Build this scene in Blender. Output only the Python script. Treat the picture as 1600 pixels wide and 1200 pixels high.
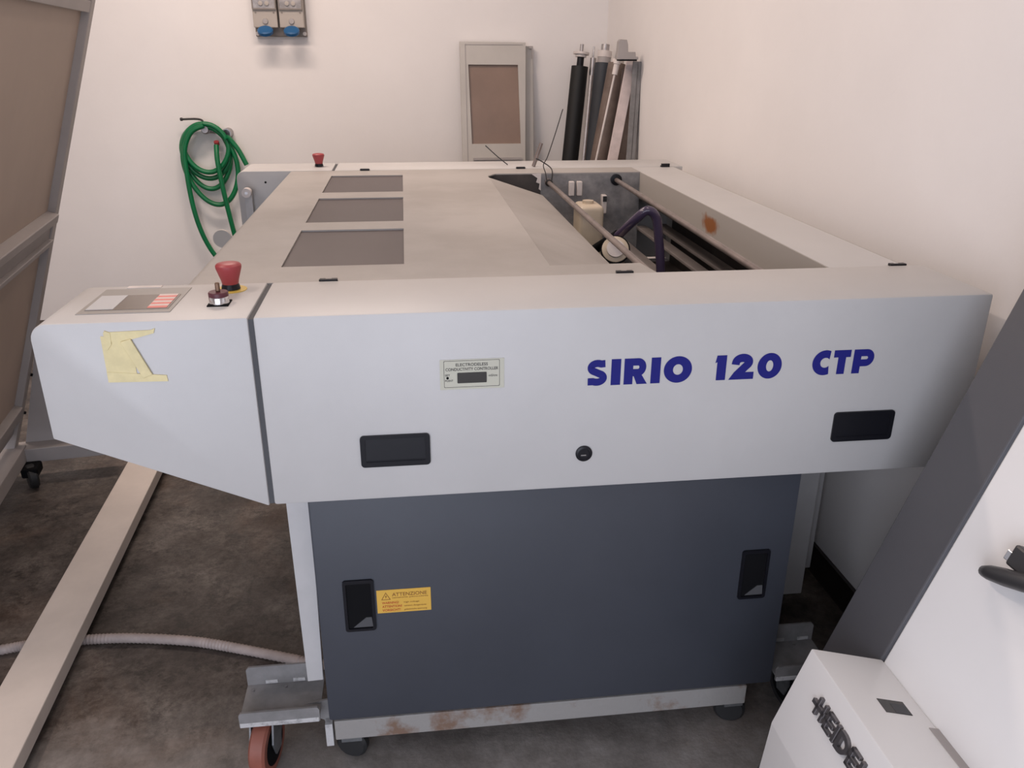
import bpy, bmesh, math, random
from mathutils import Vector, Matrix
random.seed(7)
scene = bpy.context.scene
for o in list(bpy.data.objects):
    bpy.data.objects.remove(o)
COL = scene.collection

# ------------------------------------------------------------------ camera
FPX = 1296.34
cam_d = bpy.data.cameras.new('camera')
cam_d.sensor_width = 36.0
cam_d.lens = FPX / 1600 * 36.0
cam_d.clip_start = 0.02
cam = bpy.data.objects.new('camera', cam_d)
COL.objects.link(cam)
_yaw, _pitch, _roll = -0.12543, -0.38188, -0.00442
_M = (Matrix.Rotation(_yaw, 3, 'Z') @ Matrix.Rotation(_pitch, 3, 'X') @ Matrix.Rotation(_roll, 3, 'Y'))
_r, _f, _u = _M.col[0], _M.col[1], _M.col[2]
_rot = Matrix((_r, _u, -_f)).transposed().to_4x4()
cam.matrix_world = Matrix.Translation((0.27106, -1.38725, 1.47056)) @ _rot
scene.camera = cam

# ------------------------------------------------------------------ world, lights, exposure
w = bpy.data.worlds.new('world')
scene.world = w
w.use_nodes = True
w.node_tree.nodes['Background'].inputs['Color'].default_value = (0.80, 0.87, 1.0, 1)
w.node_tree.nodes['Background'].inputs['Strength'].default_value = 0.55

def area(name, loc, target, sx, sy, power, color):
    d = bpy.data.lights.new(name, 'AREA')
    d.shape = 'RECTANGLE'; d.size = sx; d.size_y = sy
    d.energy = power; d.color = color
    o = bpy.data.objects.new(name, d)
    COL.objects.link(o)
    o.location = loc
    o.rotation_euler = (Vector(target) - Vector(loc)).to_track_quat('-Z', 'Y').to_euler()
    return o
DOOR_LIGHT = area('doorway_daylight', (-0.45, -2.74, 1.2), (0.2, 0.4, 0.85), 2.5, 2.2, 66, (0.82, 0.865, 1.0))
LAMPS = [(-0.5, 2.15, 38), (-1.1, 0.5, 26), (0.75, 0.7, 7)]

scene.view_settings.view_transform = 'Standard'
scene.view_settings.look = 'None'
scene.view_settings.gamma = 1.0
scene.view_settings.use_curve_mapping = False
scene.view_settings.exposure = 0.0

# ------------------------------------------------------------------ materials
def srgb(r, g, b):
    f = lambda c: (c / 255 / 12.92) if c <= 10 else ((c / 255 + 0.055) / 1.055) ** 2.4
    return (f(r), f(g), f(b), 1)

def mat(name, col, rough=0.5, metal=0.0, var=0.0, vscale=8.0, bump=0.0, bscale=400.0, col2=None, lo=0.4, hi=0.65,
        spec=0.5, detail=6.0, coat=0.0):
    m = bpy.data.materials.new(name)
    m.use_nodes = True
    nt = m.node_tree
    b = nt.nodes['Principled BSDF']
    b.inputs['Roughness'].default_value = rough
    b.inputs['Metallic'].default_value = metal
    b.inputs['Specular IOR Level'].default_value = spec
    b.inputs['Coat Weight'].default_value = coat
    b.inputs['Base Color'].default_value = col
    tc = None
    if var or col2 or bump:
        tc = nt.nodes.new('ShaderNodeTexCoord')
    if var or col2:
        n = nt.nodes.new('ShaderNodeTexNoise')
        n.inputs['Scale'].default_value = vscale
        n.inputs['Detail'].default_value = detail
        n.inputs['Roughness'].default_value = 0.62
        nt.links.new(tc.outputs['Object'], n.inputs['Vector'])
        r = nt.nodes.new('ShaderNodeValToRGB')
        r.color_ramp.elements[0].position = lo
        r.color_ramp.elements[1].position = hi
        if col2:
            r.color_ramp.elements[0].color = col
            r.color_ramp.elements[1].color = col2
        else:
            r.color_ramp.elements[0].color = tuple(c * (1 - var) for c in col[:3]) + (1,)
            r.color_ramp.elements[1].color = tuple(min(1, c * (1 + var)) for c in col[:3]) + (1,)
        nt.links.new(n.outputs['Fac'], r.inputs['Fac'])
        nt.links.new(r.outputs['Color'], b.inputs['Base Color'])
    if bump:
        n2 = nt.nodes.new('ShaderNodeTexNoise')
        n2.inputs['Scale'].default_value = bscale
        n2.inputs['Detail'].default_value = 3
        nt.links.new(tc.outputs['Object'], n2.inputs['Vector'])
        bp = nt.nodes.new('ShaderNodeBump')
        bp.inputs['Strength'].default_value = bump
        bp.inputs['Distance'].default_value = 0.002
        nt.links.new(n2.outputs['Fac'], bp.inputs['Height'])
        nt.links.new(bp.outputs['Normal'], b.inputs['Normal'])
    return m

M = {}
M['wall'] = mat('wall_plaster', (0.82, 0.785, 0.765, 1), 0.85, var=0.02, vscale=1.5, bump=0.15, bscale=60)
M['ceil'] = mat('ceiling_paint', (0.80, 0.79, 0.77, 1), 0.9)
M['paint'] = mat('light_grey_powder_coat', (0.50, 0.485, 0.475, 1), 0.42, var=0.035, vscale=2.2, bump=0.12, bscale=900)
M['lidpaint'] = mat('worn_grey_lid_paint', (0.315, 0.288, 0.266, 1), 0.5, col2=(0.385, 0.358, 0.335, 1), vscale=2.6, lo=0.35, hi=0.6, bump=0.1, bscale=900)
M['framepaint'] = mat('frame_grey_paint', (0.46, 0.45, 0.45, 1), 0.5, var=0.04, vscale=12)
M['chan'] = mat('channel_grey_paint', (0.17, 0.165, 0.163, 1), 0.5, col2=(0.26, 0.25, 0.25, 1), vscale=14, lo=0.35, hi=0.7)
M['door'] = mat('slate_door_paint', (0.046, 0.050, 0.063, 1), 0.5, var=0.06, vscale=3, bump=0.1, bscale=900)
M['black'] = mat('black_plastic', (0.007, 0.007, 0.010, 1), 0.38, spec=0.3)
M['blackm'] = mat('matt_black', (0.004, 0.004, 0.005, 1), 0.8, spec=0.15)
M['gap'] = mat('dark_gap', (0.07, 0.07, 0.075, 1), 0.8)
M['red'] = mat('red_plastic', (0.33, 0.045, 0.05, 1), 0.42)
M['darkred'] = mat('dark_red_cap', (0.09, 0.02, 0.03, 1), 0.4)
M['yellow'] = mat('yellow_disc', (0.72, 0.50, 0.10, 1), 0.5)
M['chrome'] = mat('chrome', (0.72, 0.71, 0.72, 1), 0.18, 1.0)
M['steel'] = mat('dull_steel', (0.42, 0.40, 0.40, 1), 0.38, 0.9, var=0.12, vscale=20)
M['galv'] = mat('galvanised_steel', (0.36, 0.38, 0.40, 1), 0.38, 0.85, var=0.2, vscale=30)
M['brass'] = mat('key_brass', (0.14, 0.08, 0.05, 1), 0.4, 0.7)
M['pane'] = mat('smoked_pane', (0.070, 0.052, 0.050, 1), 0.42, var=0.06, vscale=3)
M['blue'] = mat('blue_ink', (0.010, 0.011, 0.16, 1), 0.6, spec=0.25)
M['label'] = mat('controller_label', (0.50, 0.485, 0.40, 1), 0.5)
M['ink'] = mat('black_ink', (0.05, 0.045, 0.042, 1), 0.6)
M['lcd'] = mat('lcd_window', (0.035, 0.031, 0.028, 1), 0.25)
M['warn'] = mat('warning_yellow', (0.66, 0.39, 0.065, 1), 0.5)
M['warnink'] = mat('warning_ink', (0.22, 0.09, 0.02, 1), 0.6)
M['warnred'] = mat('warning_red_ink', (0.45, 0.07, 0.02, 1), 0.6)
M['tape'] = mat('masking_tape', (0.70, 0.60, 0.34, 1), 0.75, var=0.06, vscale=30)
M['dispframe'] = mat('display_frame', (0.34, 0.32, 0.30, 1), 0.4)
M['dispglass'] = mat('display_glass', (0.22, 0.19, 0.165, 1), 0.25)
M['dispwhite'] = mat('display_white', (0.55, 0.55, 0.56, 1), 0.35)
M['dispred'] = mat('display_red', (0.72, 0.23, 0.20, 1), 0.45)
M['disppink'] = mat('display_pink', (0.68, 0.56, 0.53, 1), 0.45)
M['rust'] = mat('chipped_rusty_paint', (0.29, 0.275, 0.262, 1), 0.65, col2=(0.19, 0.12, 0.085, 1), vscale=11, lo=0.53, hi=0.66, bump=0.5, bscale=120, detail=9)
M['chip'] = mat('chipped_paint_edge', (0.50, 0.49, 0.49, 1), 0.55, col2=(0.30, 0.29, 0.29, 1), vscale=40, lo=0.5, hi=0.62, bump=0.5, bscale=150)
M['tread'] = mat('red_brown_polyurethane', (0.26, 0.085, 0.058, 1), 0.5, var=0.15, vscale=12)
M['rubber'] = mat('black_rubber', (0.018, 0.018, 0.019, 1), 0.55)
M['brownboard'] = mat('brown_hardboard', (0.46, 0.37, 0.31, 1), 0.6, var=0.05, vscale=2)
M['rack'] = mat('rack_grey_paint', (0.36, 0.33, 0.32, 1), 0.5, var=0.05, vscale=5)
M['cream_beam'] = mat('beige_beam_paint', (0.66, 0.585, 0.525, 1), 0.55, var=0.05, vscale=5)
M['hose_green'] = mat('green_rubber_hose', (0.0, 0.155, 0.05, 1), 0.38, var=0.1, vscale=10)
M['hose_grey'] = mat('ribbed_grey_hose', (0.37, 0.31, 0.29, 1), 0.6, var=0.12, vscale=20)
M['socket'] = mat('grey_socket_plastic', (0.42, 0.375, 0.335, 1), 0.5)
M['socketd'] = mat('grey_socket_base', (0.22, 0.19, 0.17, 1), 0.5)
M['socketwin'] = mat('clear_socket_cover', (0.36, 0.34, 0.34, 1), 0.2, var=0.25, vscale=25)
M['socketblue'] = mat('blue_socket_flap', (0.012, 0.095, 0.24, 1), 0.4)
M['panel'] = mat('grey_cover_panel', (0.50, 0.47, 0.435, 1), 0.5, var=0.04, vscale=4)
M['panelpane'] = mat('brown_tinted_pane', (0.245, 0.165, 0.125, 1), 0.35, var=0.07, vscale=4)
M['rollblack'] = mat('black_roller_rubber', (0.006, 0.006, 0.006, 1), 0.6)
M['rollblue'] = mat('dark_blue_roller_rubber', (0.026, 0.030, 0.038, 1), 0.5, var=0.15, vscale=6)
M['rollbrown'] = mat('stained_brown_roller', (0.12, 0.085, 0.07, 1), 0.55, col2=(0.20, 0.15, 0.125, 1), vscale=7, lo=0.4, hi=0.7)
M['whiteplastic'] = mat('white_plastic', (0.66, 0.60, 0.57, 1), 0.45, var=0.08, vscale=15)
M['pinkwhite'] = mat('scuffed_white_bar', (0.60, 0.51, 0.49, 1), 0.55, var=0.12, vscale=12)
M['cream'] = mat('cream_plastic', (0.56, 0.47, 0.36, 1), 0.35, var=0.06, vscale=9)
M['purple'] = mat('dark_purple_tube', (0.055, 0.04, 0.075, 1), 0.22)
M['tankgrey'] = mat('drip_stained_steel', (0.20, 0.195, 0.20, 1), 0.45, 0.3, col2=(0.37, 0.355, 0.35, 1), vscale=16, lo=0.38, hi=0.7, detail=9)
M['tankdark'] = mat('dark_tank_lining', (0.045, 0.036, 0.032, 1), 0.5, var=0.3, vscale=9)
M['tankband'] = mat('tank_grey_rail', (0.19, 0.165, 0.155, 1), 0.45, var=0.12, vscale=7)
M['rod'] = mat('dull_round_rod', (0.22, 0.18, 0.165, 1), 0.4, 0.4, var=0.15, vscale=18)
M['wire'] = mat('black_wire', (0.02, 0.018, 0.018, 1), 0.5)
M['hdwhite'] = mat('white_machine_panel', (0.80, 0.79, 0.785, 1), 0.4, var=0.015, vscale=2)
M['hdgrey'] = mat('charcoal_machine_frame', (0.083, 0.082, 0.09, 1), 0.5, bump=0.1, bscale=700)
M['hdlogo'] = mat('logo_gunmetal', (0.16, 0.15, 0.155, 1), 0.32, 0.7)
M['lever'] = mat('charcoal_lever', (0.035, 0.034, 0.036, 1), 0.4)
M['skirt'] = mat('dark_brown_baseboard', (0.016, 0.011, 0.010, 1), 0.45)
M['lamp'] = mat('lamp_housing', (0.7, 0.7, 0.7, 1), 0.4)

def stained_panel_material():
    # light lid paint with one orange-brown chemical stain of irregular outline
    m = mat('lid_paint_with_stain', (0.46, 0.425, 0.385, 1), 0.45)
    nt = m.node_tree; b = nt.nodes['Principled BSDF']
    g = nt.nodes.new('ShaderNodeNewGeometry')
    ns = nt.nodes.new('ShaderNodeTexNoise'); ns.inputs['Scale'].default_value = 24; ns.inputs['Detail'].default_value = 4
    nt.links.new(g.outputs['Position'], ns.inputs['Vector'])
    sub = nt.nodes.new('ShaderNodeVectorMath'); sub.operation = 'SUBTRACT'
    nt.links.new(g.outputs['Position'], sub.inputs[0]); sub.inputs[1].default_value = (1.151, 0.955, 1.0)
    sc = nt.nodes.new('ShaderNodeVectorMath'); sc.operation = 'MULTIPLY'
    nt.links.new(sub.outputs[0], sc.inputs[0]); sc.inputs[1].default_value = (0, 11.5, 36)
    ln = nt.nodes.new('ShaderNodeVectorMath'); ln.operation = 'LENGTH'
    nt.links.new(sc.outputs[0], ln.inputs[0])
    ad = nt.nodes.new('ShaderNodeMath'); ad.operation = 'ADD'
    mu = nt.nodes.new('ShaderNodeMath'); mu.operation = 'MULTIPLY'; mu.inputs[1].default_value = 1.5
    nt.links.new(ns.outputs['Fac'], mu.inputs[0])
    nt.links.new(ln.outputs['Value'], ad.inputs[0]); nt.links.new(mu.outputs[0], ad.inputs[1])
    r = nt.nodes.new('ShaderNodeValToRGB')
    r.color_ramp.elements[0].position = 0.0; r.color_ramp.elements[1].position = 1.0
    r.color_ramp.elements[0].color = (0.30, 0.11, 0.035, 1)
    r.color_ramp.elements[1].color = (0.42, 0.385, 0.35, 1)
    mr = nt.nodes.new('ShaderNodeMapRange'); mr.inputs['From Min'].default_value = 1.3; mr.inputs['From Max'].default_value = 1.75
    nt.links.new(ad.outputs[0], mr.inputs['Value']); nt.links.new(mr.outputs[0], r.inputs['Fac'])
    nt.links.new(r.outputs['Color'], b.inputs['Base Color'])
    return m
M['stained'] = stained_panel_material()

def floor_material():
    m = bpy.data.materials.new('dirty_concrete'); m.use_nodes = True
    nt = m.node_tree; b = nt.nodes['Principled BSDF']
    tc = nt.nodes.new('ShaderNodeTexCoord')
    def noise(s, d=8, r=0.65, dist=0.0):
        n = nt.nodes.new('ShaderNodeTexNoise'); n.inputs['Scale'].default_value = s
        n.inputs['Detail'].default_value = d; n.inputs['Roughness'].default_value = r; n.inputs['Distortion'].default_value = dist
        nt.links.new(tc.outputs['Object'], n.inputs['Vector']); return n
    def ramp(n, stops):
        r = nt.nodes.new('ShaderNodeValToRGB')
        while len(r.color_ramp.elements) < len(stops): r.color_ramp.elements.new(0.5)
        for e, (p, c) in zip(r.color_ramp.elements, stops): e.position = p; e.color = c
        nt.links.new(n.outputs['Fac'], r.inputs['Fac']); return r
    def mix(mode, f, a, c):
        x = nt.nodes.new('ShaderNodeMix'); x.data_type = 'RGBA'; x.blend_type = mode
        x.inputs['Factor'].default_value = f
        nt.links.new(a.outputs[0] if a.type != 'MIX' else a.outputs[2], x.inputs[6])
        nt.links.new(c.outputs[0] if c.type != 'MIX' else c.outputs[2], x.inputs[7]); return x
    a = ramp(noise(3.2, 9, 0.68, 0.3), [(0.33, (0.045, 0.035, 0.031, 1)), (0.5, (0.105, 0.087, 0.076, 1)), (0.66, (0.215, 0.188, 0.168, 1))])
    c = ramp(noise(14, 10, 0.8, 0.1), [(0.40, (0.24, 0.215, 0.20, 1)), (0.5, (0.9, 0.88, 0.86, 1)), (0.62, (1, 1, 1, 1))])
    d = ramp(noise(42, 8, 0.8), [(0.42, (0.45, 0.43, 0.42, 1)), (0.58, (1, 1, 1, 1))])
    e = ramp(noise(1.7, 5, 0.6, 0.8), [(0.52, (0, 0, 0, 1)), (0.72, (0.055, 0.026, 0.012, 1))])
    x = mix('MULTIPLY', 0.85, a, c); x = mix('MULTIPLY', 0.7, x, d); x = mix('ADD', 1.0, x, e)
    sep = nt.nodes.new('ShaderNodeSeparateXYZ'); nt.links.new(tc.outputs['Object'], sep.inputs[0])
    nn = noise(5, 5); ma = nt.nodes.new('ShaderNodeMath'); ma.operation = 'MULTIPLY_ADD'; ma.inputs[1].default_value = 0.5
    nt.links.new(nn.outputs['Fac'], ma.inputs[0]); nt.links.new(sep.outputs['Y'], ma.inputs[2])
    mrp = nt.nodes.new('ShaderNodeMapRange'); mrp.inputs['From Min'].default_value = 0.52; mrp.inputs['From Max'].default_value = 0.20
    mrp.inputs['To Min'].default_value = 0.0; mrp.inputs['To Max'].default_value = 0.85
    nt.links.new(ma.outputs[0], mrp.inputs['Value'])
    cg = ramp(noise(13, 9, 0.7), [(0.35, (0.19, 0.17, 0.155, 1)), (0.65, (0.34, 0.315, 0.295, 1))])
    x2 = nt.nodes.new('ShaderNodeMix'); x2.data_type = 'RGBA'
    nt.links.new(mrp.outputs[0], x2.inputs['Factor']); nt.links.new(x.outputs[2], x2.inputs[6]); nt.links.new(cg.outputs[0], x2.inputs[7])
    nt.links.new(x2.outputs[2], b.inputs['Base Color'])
    rr = ramp(noise(7), [(0.35, (0.42,) * 3 + (1,)), (0.65, (0.75,) * 3 + (1,))])
    nt.links.new(rr.outputs['Color'], b.inputs['Roughness'])
    bp = nt.nodes.new('ShaderNodeBump'); bp.inputs['Strength'].default_value = 0.35; bp.inputs['Distance'].default_value = 0.004
    nt.links.new(noise(70, 6).outputs['Fac'], bp.inputs['Height']); nt.links.new(bp.outputs['Normal'], b.inputs['Normal'])
    return m
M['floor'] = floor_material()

# ------------------------------------------------------------------ mesh helpers
def finish(name, bm, m, parent=None, smooth=False, mw=None):
    bmesh.ops.recalc_face_normals(bm, faces=bm.faces)
    me = bpy.data.meshes.new(name); bm.to_mesh(me); bm.free()
    if smooth:
        for p in me.polygons: p.use_smooth = True
        me.set_sharp_from_angle(angle=math.radians(38))
    ms = m if isinstance(m, (list, tuple)) else [m]
    for x in ms: me.materials.append(M[x] if isinstance(x, str) else x)
    o = bpy.data.objects.new(name, me); COL.objects.link(o)
    if parent is not None: o.parent = parent
    if mw is not None: o.matrix_basis = mw
    return o

def add_box(bm, x0, x1, y0, y1, z0, z1, bev=0.0, seg=2):
    t = bmesh.new()
    bmesh.ops.create_cube(t, size=1)
    for v in t.verts:
        v.co = Vector(((x0 + x1) / 2 + v.co.x * (x1 - x0), (y0 + y1) / 2 + v.co.y * (y1 - y0), (z0 + z1) / 2 + v.co.z * (z1 - z0)))
    if bev: bmesh.ops.bevel(t, geom=t.edges[:], offset=bev, segments=seg, profile=0.5, affect='EDGES')
    merge(bm, t)

def merge(bm, t, mtx=None):
    if mtx is not None: bmesh.ops.transform(t, matrix=mtx, verts=t.verts)
    me = bpy.data.meshes.new('tmp'); t.to_mesh(me); t.free(); bm.from_mesh(me); bpy.data.meshes.remove(me)

def axes(ax):
    # returns function mapping (a, b, h) into xyz for a prism extruded along ax
    return {'x': lambda a, b, h: (h, a, b), 'y': lambda a, b, h: (a, h, b), 'z': lambda a, b, h: (a, b, h)}[ax]

def add_prism(bm, poly, h0, h1, ax='y', bev=0.0, seg=2):
    t = bmesh.new(); F = axes(ax)
    A = [t.verts.new(F(a, b, h0)) for a, b in poly]; B = [t.verts.new(F(a, b, h1)) for a, b in poly]
    n = len(poly)
    t.faces.new(A); t.faces.new(B)
    for i in range(n): t.faces.new((A[i], A[(i + 1) % n], B[(i + 1) % n], B[i]))
    bmesh.ops.recalc_face_normals(t, faces=t.faces)
    if bev: bmesh.ops.bevel(t, geom=t.edges[:], offset=bev, segments=seg, profile=0.5, affect='EDGES')
    merge(bm, t)

def rrect(x0, x1, y0, y1, r, n=5):
    P = []
    for cx, cy, a0 in ((x1 - r, y1 - r, 0), (x0 + r, y1 - r, 90), (x0 + r, y0 + r, 180), (x1 - r, y0 + r, 270)):
        for i in range(n + 1):
            a = math.radians(a0 + 90 * i / n); P.append((cx + r * math.cos(a), cy + r * math.sin(a)))
    return P

def add_frame_ring(bm, outer, inner, h0, h1, ax):
    # ring between two polygons of equal vertex count, extruded
    F = axes(ax); n = len(outer)
    a = [bm.verts.new(F(*p, h0)) for p in outer]; b = [bm.verts.new(F(*p, h0)) for p in inner]
    c = [bm.verts.new(F(*p, h1)) for p in outer]; d = [bm.verts.new(F(*p, h1)) for p in inner]
    for i in range(n):
        j = (i + 1) % n
        bm.faces.new((a[i], a[j], b[j], b[i])); bm.faces.new((c[i], c[j], d[j], d[i]))
        bm.faces.new((a[i], a[j], c[j], c[i])); bm.faces.new((b[i], b[j], d[j], d[i]))

def add_lathe(bm, prof, origin, axis=(0, 0, 1), n=28):
    # prof: list of (r, h) along axis from origin
    q = Vector((0, 0, 1)).rotation_difference(Vector(axis).normalized()).to_matrix()
    O = Vector(origin); rings = []
    for r, h in prof:
        if r < 1e-6: rings.append([bm.verts.new(O + q @ Vector((0, 0, h)))])
        else: rings.append([bm.verts.new(O + q @ Vector((r * math.cos(2 * math.pi * i / n), r * math.sin(2 * math.pi * i / n), h))) for i in range(n)])
    for A, B in zip(rings, rings[1:]):
        if len(A) == 1 and len(B) == 1: continue
        for i in range(n):
            j = (i + 1) % n
            if len(A) == 1: bm.faces.new((A[0], B[j], B[i]))
            elif len(B) == 1: bm.faces.new((A[i], A[j], B[0]))
            else: bm.faces.new((A[i], A[j], B[j], B[i]))
    for Rg in (rings[0], rings[-1]):
        if len(Rg) > 2: bm.faces.new(Rg)

def smooth_path(pts, sub=8):
    P = [Vector(p) for p in pts]; out = []
    for i in range(len(P) - 1):
        p0 = P[max(i - 1, 0)]; p1 = P[i]; p2 = P[i + 1]; p3 = P[min(i + 2, len(P) - 1)]
        for k in range(sub):
            t = k / sub
            out.append(0.5 * ((2 * p1) + (-p0 + p2) * t + (2 * p0 - 5 * p1 + 4 * p2 - p3) * t * t + (-p0 + 3 * p1 - 3 * p2 + p3) * t ** 3))
    out.append(P[-1]); return out

def add_tube(bm, path, r, n=10, rfun=None, cap=True):
    P = [Vector(p) for p in path]; rings = []
    T0 = (P[1] - P[0]).normalized()
    up = Vector((0, 0, 1)) if abs(T0.z) < 0.9 else Vector((1, 0, 0))
    N = (up - T0 * up.dot(T0)).normalized()
    for i, p in enumerate(P):
        T = (P[min(i + 1, len(P) - 1)] - P[max(i - 1, 0)]).normalized()
        N = (N - T * N.dot(T)).normalized(); Bv = T.cross(N)
        rr = rfun(i) if rfun else r
        rings.append([bm.verts.new(p + (N * math.cos(2 * math.pi * k / n) + Bv * math.sin(2 * math.pi * k / n)) * rr) for k in range(n)])
    for A, B in zip(rings, rings[1:]):
        for k in range(n): bm.faces.new((A[k], A[(k + 1) % n], B[(k + 1) % n], B[k]))
    if cap: bm.faces.new(rings[0]); bm.faces.new(rings[-1])

def box(name, m, parent, *c, bev=0.0, smooth=False, seg=2):
    bm = bmesh.new(); add_box(bm, *c, bev=bev, seg=seg); return finish(name, bm, m, parent, smooth)
def prism(name, m, parent, poly, h0, h1, ax='y', bev=0.0, smooth=False):
    bm = bmesh.new(); add_prism(bm, poly, h0, h1, ax, bev); return finish(name, bm, m, parent, smooth)
def lathe(name, m, parent, prof, origin, axis=(0, 0, 1), n=28):
    bm = bmesh.new(); add_lathe(bm, prof, origin, axis, n); return finish(name, bm, m, parent, True)
def tube(name, m, parent, pts, r, n=10, sub=8, rfun=None):
    bm = bmesh.new(); path = smooth_path(pts, sub) if sub else pts
    add_tube(bm, path, r, n, rfun); return finish(name, bm, m, parent, True)

def thing(name, label, cat, loc=(0, 0, 0), group=None):
    o = bpy.data.objects.new(name, None); COL.objects.link(o); o.empty_display_size = 0.05
    o['label'] = label; o['category'] = cat
    if group: o['group'] = group
    return o
def tag(o, label, cat, group=None):
    o['label'] = label; o['category'] = cat
    if group: o['group'] = group
    return o
def struct(o):
    o['kind'] = 'structure'; return o

def set_base(e, loc):
    # put the empty at the thing's base while its parts stay where they were modelled
    e.location = loc
    inv = Matrix.Translation(loc).inverted()
    for c in e.children: c.matrix_parent_inverse = inv

def text_mesh(name, body, m, parent, size, origin, xdir, ydir, extrude=0.0004, shear=0.0, offset=0.0, align='LEFT', width=None, space=1.0):
    cu = bpy.data.curves.new('txt', 'FONT'); cu.body = body; cu.size = 1.0; cu.shear = shear; cu.offset = offset
    cu.extrude = 0.0; cu.space_character = space; cu.resolution_u = 3; cu.align_x = align
    ob = bpy.data.objects.new('txt', cu); COL.objects.link(ob)
    dg = bpy.context.evaluated_depsgraph_get()
    me = bpy.data.meshes.new_from_object(ob.evaluated_get(dg))
    bpy.data.objects.remove(ob); bpy.data.curves.remove(cu)
    xs = [v.co.x for v in me.vertices]
    kx = size if width is None else width / (max(xs) - min(xs))
    X = Vector(xdir).normalized(); Y = Vector(ydir).normalized(); Z = X.cross(Y); O = Vector(origin)
    x0 = min(xs) if width is not None else 0.0
    for v in me.vertices: v.co = O + X * (v.co.x - x0) * kx + Y * v.co.y * size + Z * extrude
    me.name = name; me.materials.clear(); me.materials.append(M[m])
    o = bpy.data.objects.new(name, me); COL.objects.link(o); o.parent = parent
    return o

# ------------------------------------------------------------------ the room
XW = 1.46
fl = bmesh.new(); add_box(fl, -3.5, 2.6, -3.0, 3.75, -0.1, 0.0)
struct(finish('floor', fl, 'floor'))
struct(box('ceiling', 'ceil', None, -3.5, 2.6, -3.0, 3.75, 3.0, 3.1))
struct(box('wall_back', 'wall', None, -3.5, 1.75, 3.55, 3.75, 0, 3.0))
struct(prism('wall_right', 'wall', None, [(XW + 0.003, -0.1), (1.423, 3.55), (1.75, 3.55), (1.75, -0.1)], 0, 3.0, 'z'))
struct(prism('baseboard_right', 'skirt', None, [(XW - 0.009, -0.1), (1.411, 3.55), (1.422, 3.55), (XW + 0.002, -0.1)], 0, 0.092, 'z'))
struct(box('wall_left', 'wall', None, -3.7, -3.5, -3.0, 3.75, 0, 3.0))
struct(box('added_wall_side', 'wall', None, 2.4, 2.6, -3.0, -0.1, 0, 3.0))  # unseen wall added to keep outside light off the cover's right end
struct(box('added_wall_return', 'wall', None, 1.75, 2.4, -0.1, 0.1, 0, 3.0))  # unseen return added with it, closes the light leak from the right
bm = bmesh.new()
add_box(bm, 0.85, 2.4, -3.0, -2.8, 0, 3.0); add_box(bm, -3.5, -1.75, -3.0, -2.8, 0, 3.0); add_box(bm, -1.75, 0.85, -3.0, -2.8, 2.35, 3.0)
struct(finish('wall_front', bm, 'wall'))

# ceiling lamps (above the frame): housing with a real area light under it
for i, (lx, ly, pw) in enumerate(LAMPS):
    e = thing('ceiling_lamp', ['white ceiling batten lamp above the green hose corner', 'white ceiling batten lamp over the control housing side', 'white ceiling batten lamp over the open tank'][i], 'lamp', group='ceiling batten lamps')
    ax, ay = (0.62, 0.09) if i == 0 else (0.09, 0.62)
    box('housing', 'lamp', e, lx - ax, lx + ax, ly - ay, ly + ay, 2.94, 3.0, bev=0.01)
    set_base(e, (lx, ly, 2.94))
    bl = area('batten_light', (lx, ly, 2.93), (lx, ly, 0), 0.16, 1.2, pw, (1.0, 0.82, 0.71))
    bl.rotation_euler = (0, 0, math.pi / 2 if i == 0 else 0)

# ------------------------------------------------------------------ plate processor
H = 1.05; YF, YC, YB, YD = 0.0, 0.233, 1.872, 2.095; W = 1.36; ZB = 0.687
P = thing('plate_processor', 'large light grey plate processor with blue SIRIO 120 CTP lettering and slate door', 'machine')

fc = box('front_cover', 'paint', P, 0.003, W, YF, YC, ZB, H, bev=0.005, smooth=True)
box('back_cover', 'paint', P, 0.003, W, YB, YD, ZB, H, bev=0.005, smooth=True)
prof = [(-0.0055, H), (-0.0055, 0.685), (-0.356, 0.842), (-0.357, 1.022)]
for a in range(1, 6):
    t = math.radians(180 - 90 * a / 6); prof.append((-0.329 + 0.028 * math.cos(t), 1.022 + 0.028 * math.sin(t)))
prof.append((-0.329, H))
ch = prism('control_housing', 'paint', P, prof, YF, YC, 'y', 0.0035, True)
ch2 = prism('control_housing', 'paint', P, prof, YB, YD, 'y', 0.0035, True)
ch2['label'] = 'far control housing beside the back wall'
for ya, yb in ((YF + 0.004, YC - 0.003), (YB + 0.004, YD - 0.004)):
    box('gap_filler', 'gap', P, -0.006, 0.004, ya, yb, ZB + 0.002, H - 0.004)

# lid of sheet metal with three window openings and the open tank
bm = bmesh.new(); ZT, ZL = H - 0.002, H - 0.006
WX0, WX1 = 0.003, 0.259; WIN = [(0.364, 0.748), (0.850, 1.238), (1.351, 1.735)]
y0, y1 = YC + 0.0015, YB - 0.0015
add_box(bm, -0.150, WX0, y0, y1, ZL, ZT); add_box(bm, WX1, 0.566, y0, y1, ZL, ZT)
ys = [y0] + [v for wv in WIN for v in wv] + [y1]
for k in range(0, len(ys), 2): add_box(bm, WX0, WX1, ys[k], ys[k + 1], ZL, ZT)
add_prism(bm, [(0.566, y0), (0.776, y0), (0.763, 0.320), (0.566, 0.317)], ZL, ZT, 'z')
add_box(bm, 0.566, 1.151, 1.738, y1, ZL, ZT)
add_prism(bm, [(0.566, 1.681), (0.566, 1.738), (0.60, 1.738)], ZL, ZT, 'z')
lid = finish('lid', bm, 'lidpaint', P)
box('side_rim', 'paint', P, 1.151, 1.318, y0, y1, ZL, ZT)
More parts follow.
